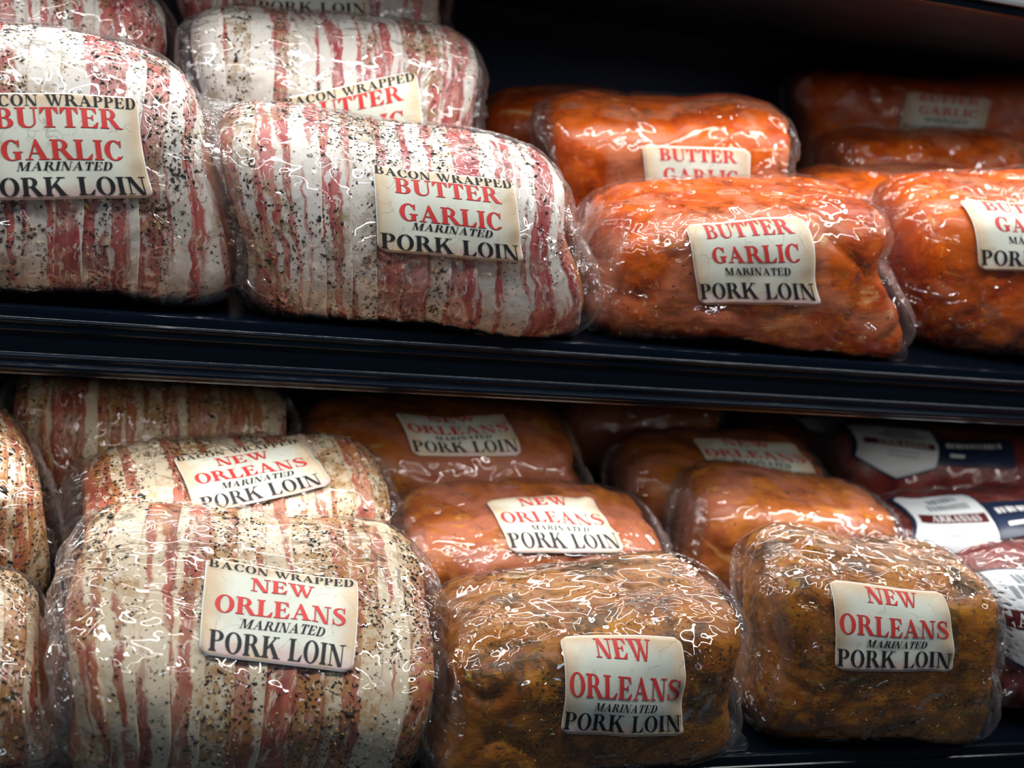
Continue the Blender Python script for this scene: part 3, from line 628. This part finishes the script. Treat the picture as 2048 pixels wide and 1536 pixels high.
# ------------------------------------------------------------------ the wrapped loins (position, turn, size and outline of each; label place; extra depth below)
TAB = {
'U1': ([-0.0888, 0.0567, 0.0994, 0.0362, 0.1908, -0.0056, 0.1218, 0.0843, 0.0899, 5.6036, 3.0285, 0.0054, 0.0071, -0.0456, -0.0306, 0.0281, -0.0729, -0.0046, -0.0075], [0.0043, 0.0363, 0.1102, 0.1118, 0.066, -0.0394, -0.1254], 0.0),
'U2': ([-0.1335, 0.312, 0.1885, 0.2029, 0.247, -0.045, 0.1101, 0.0804, 0.0719, 4.8595, 2.7118, -0.0105, 0.0037, -0.0468, 0.018, 0.0159, 0.0022, 0.0072, -0.0011], None, 0.054),
'U3': ([0.1382, 0.2678, 0.1764, 0.0111, 0.258, -0.0531, 0.1331, 0.0809, 0.0782, 5.1572, 2.7159, 0.0166, 0.0081, -0.0122, -0.017, -0.0038, 0.0056, -0.0225, -0.0147], [0.011, 0.0023, 0.2532, 0.123, 0.0721, 0.0353, -0.0242], 0.046),
'U4': ([0.1832, 0.054, 0.0815, -0.0396, 0.2512, -0.0174, 0.137, 0.084, 0.0758, 5.9215, 2.9431, -0.0285, 0.0359, 0.0191, -0.0618, 0.0047, -0.0342, -0.0285, -0.0275], [0.0175, 0.0393, -0.0072, 0.1122, 0.0592, -0.2017, -0.0876], 0.0),
'U5': ([0.1253, 0.4474, 0.2638, -0.0293, 0.1495, -0.1153, 0.1439, 0.0801, 0.0767, 5.2461, 2.7008, 0.0106, -0.0057, -0.0015, 0.0103, 0.0024, -0.0005, -0.0331, -0.0197], [-0.0011, 0.0384, 0.0013, 0.1115, 0.0515, 0.0008, -0.1027], 0.092),
'U7': ([0.4916, 0.2592, 0.1408, -0.2456, 0.2416, -0.0864, 0.1245, 0.0796, 0.078, 5.9808, 3.8968, 0.0267, 0.0138, -0.0369, -0.0434, -0.0109, 0.0043, -0.026, -0.0224], [0.0244, 0.0174, -0.0167, 0.1053, 0.0691, -0.2154, -0.0102], 0.009),
'U8': ([0.4718, 0.0603, 0.0781, -0.0775, 0.2379, -0.0614, 0.1354, 0.0773, 0.0633, 6.3882, 3.9549, 0.1088, -0.0367, -0.0066, -0.0207, -0.0233, -0.0602, -0.0351, -0.0296], [-0.0003, 0.0243, 0.043, 0.1069, 0.072, -0.3088, 0.011], 0.0),
'U9': ([0.807, 0.0777, 0.0962, -0.1406, 0.2744, -0.0838, 0.1456, 0.0832, 0.0872, 5.3427, 3.2439, 0.0935, 0.0436, 0.0286, -0.0648, -0.009, -0.0488, -0.0297, -0.0523], [-0.0364, 0.0627, 0.0049, 0.1137, 0.0678, -0.2406, 0.0212], 0.0),
'U10': ([1.0023, 0.5638, 0.2573, -0.2819, 0.1783, -0.1122, 0.1752, 0.0814, 0.0734, 5.2803, 3.2129, 0.0175, -0.0168, 0.061, -0.0444, -0.0079, -0.0104, -0.0396, -0.0272], [0.0021, 0.0156, -0.0823, 0.1123, 0.0577, 0.0215, 0.049], 0.068),
'U11': ([0.9087, 0.4007, 0.1678, -0.0966, 0.1542, -0.087, 0.1319, 0.0788, 0.0648, 4.8475, 3.1904, 0.0182, 0.0094, 0.0028, -0.0199, -0.0054, 0.0071, -0.0063, -0.0295], None, 0.026),
'U12': ([0.7703, 0.2484, 0.1174, -0.1102, 0.0801, -0.0864, 0.1159, 0.0764, 0.0636, 4.8321, 3.187, 0.0172, 0.0083, -0.0113, -0.0112, -0.0081, 0.0081, -0.0174, -0.0211], None, 0.002),
'U6': ([0.4373, 0.4603, 0.1581, -0.2209, 0.1896, -0.0749, 0.1027, 0.0798, 0.0692, 4.8606, 3.1977, 0.0203, -0.0329, -0.0379, -0.0366, -0.013, -0.0186, -0.0047, -0.0223], None, 0.0),
'L1': ([0.0697, -0.0819, -0.2291, -0.0192, 0.3196, 0.0555, 0.121, 0.1115, 0.0646, 5.9901, 2.9028, -0.0289, 0.1043, 0.0214, 0.0117, 0.0329, -0.0349, -0.0239, -0.0016], [0.0089, 0.1063, -0.0805, 0.0978, 0.0792, -0.026, 0.0443], 0.0),
'L2': ([0.065, 0.1158, -0.2065, 0.1437, 0.321, -0.0501, 0.1301, 0.0799, 0.0668, 4.7355, 2.6988, 0.0108, 0.0154, 0.0031, -0.0175, -0.0106, 0.007, -0.0022, -0.0117], [0.0027, 0.1057, 0.1606, 0.1152, 0.0686, -0.051, -0.0411], 0.0),
'L3': ([-0.0109, 0.2796, -0.1792, 0.0765, 0.1086, -0.007, 0.1285, 0.0805, 0.072, 4.984, 2.7088, 0.0087, 0.0085, -0.0076, -0.0323, -0.0006, 0.006, -0.0077, -0.0102], None, 0.009),
'L4': ([-0.1832, 0.0936, -0.1833, 0.2579, 0.106, 0.0104, 0.0871, 0.0814, 0.0746, 5.0626, 2.7257, -0.0142, -0.0368, -0.0747, -0.0397, 0.015, -0.0199, -0.0003, -0.0051], None, 0.012),
'L5': ([-0.1493, -0.0988, -0.241, 0.153, 0.1308, 0.0319, 0.0848, 0.081, 0.0561, 5.7354, 2.8957, -0.0691, 0.0271, -0.0417, -0.0429, 0.0191, -0.0455, -0.0126, -0.0212], None, 0.0),
'L6': ([0.2919, 0.2667, -0.1935, -0.0197, 0.2447, -0.0528, 0.1424, 0.0836, 0.0675, 5.2403, 3.2241, 0.0076, -0.0073, 0.0101, -0.0637, -0.0149, -0.0137, -0.0175, -0.0225], [-0.0009, 0.0931, -0.0178, 0.1133, 0.0646, -0.2006, 0.02], 0.0),
'L7': ([0.3422, 0.0894, -0.2239, -0.0348, 0.2232, -0.0284, 0.1258, 0.0816, 0.0536, 5.7444, 3.1983, -0.0028, -0.0142, 0.0061, -0.0374, -0.0137, -0.0211, -0.0021, -0.0113], [0.0042, 0.0898, 0.0061, 0.1058, 0.0769, -0.1448, -0.051], 0.0),
'L8': ([0.3018, -0.116, -0.2371, 0.0131, 0.1143, -0.109, 0.1143, 0.0774, 0.0596, 6.3958, 4.0046, 0.1045, 0.0536, -0.0159, 0.0144, -0.002, -0.0478, -0.0274, 0.0073], [0.0233, 0.0281, -0.1807, 0.0885, 0.0673, -0.2073, -0.1801], 0.0),
'L9': ([0.5823, -0.0996, -0.2202, -0.1305, 0.092, -0.0003, 0.0994, 0.0698, 0.0767, 5.9662, 3.959, -0.0013, 0.0235, 0.0001, -0.0309, 0.0181, -0.0371, -0.043, -0.0076], [-0.0112, 0.0434, 0.0102, 0.097, 0.0657, -0.1408, -0.1136], 0.0),
'L10': ([0.6198, 0.1159, -0.2136, -0.262, 0.0904, 0.0249, 0.1058, 0.0771, 0.0633, 5.5267, 3.8883, -0.0084, -0.0033, -0.007, 0.004, -0.0013, -0.0098, -0.0026, 0.0039], None, 0.0),
'L11': ([0.6197, 0.2694, -0.2071, -0.1099, 0.1988, -0.0268, 0.12, 0.0779, 0.056, 4.7971, 3.1793, 0.0188, 0.0027, 0.0075, -0.0233, -0.0202, -0.0159, -0.0011, -0.0145], [0.0227, 0.0825, -0.1082, 0.1215, 0.0812, -0.1983, -0.0548], 0.0),
'R1': ([0.9965, 0.2905, -0.1883, -0.2424, 0.0648, -0.0727, 0.1777, 0.0819, 0.0685, 5.1842, 3.2019, 0.0259, 0.0161, 0.1075, 0.0137, -0.0133, 0.0026, -0.0042, -0.0213], [-0.1321, 0.0759, -0.0015, 0.0759, 0.0764, 0.0245, 0.0577], 0.0),
'R2': ([0.8965, 0.1053, -0.2165, -0.1683, 0.0489, -0.0534, 0.1596, 0.0782, 0.0624, 5.1121, 3.1779, 0.0446, 0.0072, 0.0661, 0.0052, -0.0335, -0.0133, 0.0001, -0.0092], [-0.1018, 0.0802, 0.1243, 0.0847, 0.0912, 0.0869, 0.0014], 0.0),
'R3': ([0.8353, -0.0696, -0.2262, 0.0146, 0.0851, -0.0378, 0.1235, 0.0737, 0.0696, 5.042, 3.1801, 0.0176, 0.02, 0.0021, -0.0304, -0.0099, -0.0283, -0.0267, -0.0219], [-0.0979, 0.0777, 0.1169, 0.042, 0.0627, 0.3734, 0.3331], 0.0),
'R0': ([0.8641, 0.4942, -0.2019, 0.2331, 0.0624, -0.0307, 0.0882, 0.0655, 0.0433, 3.9979, 3.1492, 0.0151, 0.0157, 0.0032, 0.0147, -0.011, -0.002, 0.0014, -0.0009], None, 0.0),
'L12': ([0.5816, 0.4742, -0.1901, -0.0689, 0.0418, -0.0466, 0.1063, 0.075, 0.0536, 4.5703, 3.1653, 0.0247, 0.039, -0.0172, 0.0115, -0.0176, 0.0278, 0.0065, -0.0083], None, 0.0),
}
TAB['R0'][0][9] = 3.2
TAB['R3'] = (TAB['R3'][0], [-.086, .055, .10, .085, .088, .06, 0.0], 0)
UB, UR = 'bacon wrapped pork loins on the upper shelf', 'red marinated pork loins on the upper shelf'
LBG, LO, LR = 'bacon wrapped pork loins on the lower shelf', 'herb marinated pork loins on the lower shelf', 'vacuum packed red meat on the lower shelf'
P_ = 'packaged_pork_loin'; B_ = 'bacon_wrapped_pork_loin'
make_pack('U1', B_, 'large peppered bacon wrapped loin at the left edge of the upper shelf, label cut off', UB, 'bacon_butter', 'bb', seed=1, pepper=1500, flaps=[(1, -.02, .32, .030)])
make_pack('U2', B_, 'bacon wrapped loin behind the top left front one, in the top left corner', UB, 'bacon_butter', hi=False, seed=2, pepper=700)
make_pack('U3', B_, 'bacon wrapped loin in the back row whose tilted butter garlic label is half hidden', UB, 'bacon_butter', 'bb', seed=3, pepper=900, flaps=[(-1, -.04, .26, .026), (1, -.05, .2, .012)])
make_pack('U4', B_, 'bacon wrapped loin with full butter garlic label, middle front of the upper shelf', UB, 'bacon_butter', 'bb', seed=4, pepper=1500, flaps=[(-1, -.22, .14, .018), (1, -.24, .0, .010)])
make_pack('U5', B_, 'shadowed bacon wrapped loin at the very top, only its dark label showing', UB, 'bacon_butter', 'bb', hi=False, seed=5, pepper=600)
make_pack('U6', P_, 'dim red loin deep in shadow, right of the rear bacon loin', UR, 'butter', hi=False, seed=6, pepper=0, film='film_soft')
make_pack('U7', P_, 'orange red loin in the second row, its butter garlic label cut below two words', UR, 'butter', 'b', seed=7, pepper=260, flaps=[(-1, .02, .30, .028)])
make_pack('U8', P_, 'orange red loin with complete butter garlic pork loin label, front of the upper shelf', UR, 'butter', 'b', seed=8, pepper=300, flaps=[(-1, -.20, .20, .020), (1, -.24, -.04, .016)], gather_l=1.5)
make_pack('U9', P_, 'orange red loin at the right edge of the upper shelf, label cut by the frame', UR, 'butter', 'b', seed=9, pepper=300, flaps=[(-1, -.24, -.03, .018)], wr=1.7)
make_pack('U10', P_, 'dark red loin at the back right with a blurred dim label', UR, 'butter', 'b', hi=False, seed=10, pepper=0)
make_pack('U11', P_, 'dim loin below the blurred rear label, half hidden by the front right pack', UR, 'butter', hi=False, seed=11, pepper=0, flaps=[(-1, -.1, .2, .02)])
make_pack('U12', P_, 'red loin showing only as a sliver behind the two front red packs', UR, 'butter', hi=False, seed=12, pepper=0)
make_pack('L1', B_, 'bacon wrapped loin with complete new orleans label, front of the lower shelf', LBG, 'bacon_orleans', 'bn', seed=13, pepper=1700, flaps=[(-1, -.16, .20, .046), (1, -.2, .1, .010)], gather_l=1.4)
make_pack('L2', B_, 'bacon wrapped loin with new orleans label tilted upward, second row', LBG, 'bacon_orleans', 'bn', seed=14, pepper=1500, flaps=[(-1, -.1, .2, .014)])
make_pack('L3', B_, 'unlabelled bacon wrapped loin in the third row just under the shelf front', LBG, 'bacon_orleans', seed=15, pepper=900)
make_pack('L4', B_, 'dark peppered bacon wrapped loin cut by the left edge, upper of two', LBG, 'bacon_orleans', seed=16, pepper=1300, flaps=[(1, -.24, .02, .018)])
make_pack('L5', B_, 'peppered bacon wrapped loin in the bottom left corner, lower of two', LBG, 'bacon_orleans', seed=17, pepper=1300, flaps=[(1, -.22, .0, .022)])
make_pack('L6', P_, 'brown marinated loin in the third row with blurred new orleans label', LO, 'orleans_pink', 'n', seed=18, pepper=120, film='film_soft')
make_pack('L7', P_, 'pinkish marinated loin in the second row with fully readable new orleans label', LO, 'orleans_pink', 'n', seed=19, pepper=200, flaps=[(-1, -.08, .22, .022)], film='film_soft')
make_pack('L8', P_, 'golden brown herb loin with new orleans label, front row beside the bacon loin', LO, 'orleans', 'n', seed=20, pepper=1500, flaps=[(-1, -.2, .16, .016), (1, -.24, .0, .020)], gather_l=1.4)
make_pack('L9', P_, 'golden brown herb loin with new orleans label, last on the right in front', LO, 'orleans', 'n', seed=21, pepper=1500, flaps=[(-1, -.16, .26, .026), (1, -.25, -.06, .014)])
make_pack('L10', P_, 'orange loin without visible label behind the last front herb loin', LO, 'orleans_pink', seed=22, pepper=200, flaps=[(-1, -.1, .2, .014)], film='film_soft')
make_pack('L11', P_, 'brown loin in the third row whose new orleans label is cut by an orange loin', LO, 'orleans_pink', 'n', hi=False, seed=23, pepper=120, flaps=[(-1, -.1, .25, .016)], film='film_soft')
make_pack('L12', P_, 'flat orange pack glimpsed far back directly under the shelf edge', LO, 'orleans_pink', hi=False, seed=24, pepper=0, film='film_soft')

# red meat packs with a white badge label and a dark blue banner
def badge(L, root, lab, seed, banner=True):
    off = .0036
    def put(name, polys, mat, o, parent, mx=.07):
        P2, F2 = triangulate(polys, mx)
        return mesh_obj(name, L.label_pos(lab, P2[:, 0] - .5, P2[:, 1] - .5, off + o), F2, mat, parent, smooth=False)
    shield = [(.05, 1), (0, .93), (0, .0), (.5, -.20), (1, .0), (1, .93), (.95, 1)]
    big = [(.5 + (u - .5) * 1.07, .42 + (v - .42) * 1.06) for u, v in shield]
    base = put('badge_label', [big], MAT['navy'], 0, root)
    put('badge_face', [shield], MAT['white'], .0003, base)
    put('maroon_band', [R_(.05, .30, .95, .47)], MAT['maroon'], .0006, base)
    put('white_lettering', text_polys('ARKANSAS', .16, .84, .325, .445), MAT['whiteprint'], .0009, base, .05)
    rg = random.Random(seed)
    for v0, v1, a, b in ((.76, .90, .30, .70), (.58, .72, .22, .80)):
        u = a; bars = []
        while u < b: wd = rg.uniform(.02, .045); bars.append(R_(u, v0, u + wd, v1)); u += wd + rg.uniform(.012, .025)
        put('grey_lettering', bars, MAT['greyprint'], .0006, base)
    put('small_lettering', [R_(.3, v0, .72, v0 + .02) for v0 in (.20, .12)], MAT['greyprint'], .0006, base)
    if banner:
        bn = put('banner_label', [R_(1.04, .05, 2.35, .70)], MAT['navy'], .0002, root)
        pr = [R_(1.15 + i * .085, .42, 1.15 + i * .085 + rg.uniform(.035, .07), .54) for i in range(12)] + [R_(1.2, .2, 1.45, .26)]
        put('white_lettering', pr, MAT['whiteprint'], .0006, bn)
RM = 'vacuum_packed_meat'
L0, rt0 = make_pack('R0', RM, 'dark red meat pack far back under the shelf, beside the brown loin', LR, 'beef', hi=False, seed=25, pepper=0)
badge(L0, rt0, [-.02, .075, .1, .075, .07, 0.0, 0.0], 25, False)
for key, lb, sd, hi in (('R1', 'long red meat pack in the back with white badge and blue banner', 26, False), ('R2', 'red meat pack in the second row whose badge has a maroon band', 27, False),
                        ('R3', 'red meat pack at the lower right edge, badge partly behind the herb loin', 28, True)):
    L, rt = make_pack(key, RM, lb, LR, 'beef', hi=hi, seed=sd, pepper=0, flaps=[(-1, -.25, -.04, .034)] if key == 'R3' else (), film='film' if key == 'R3' else 'film_soft')
    badge(L, rt, TAB[key][1], sd, key != 'R3')
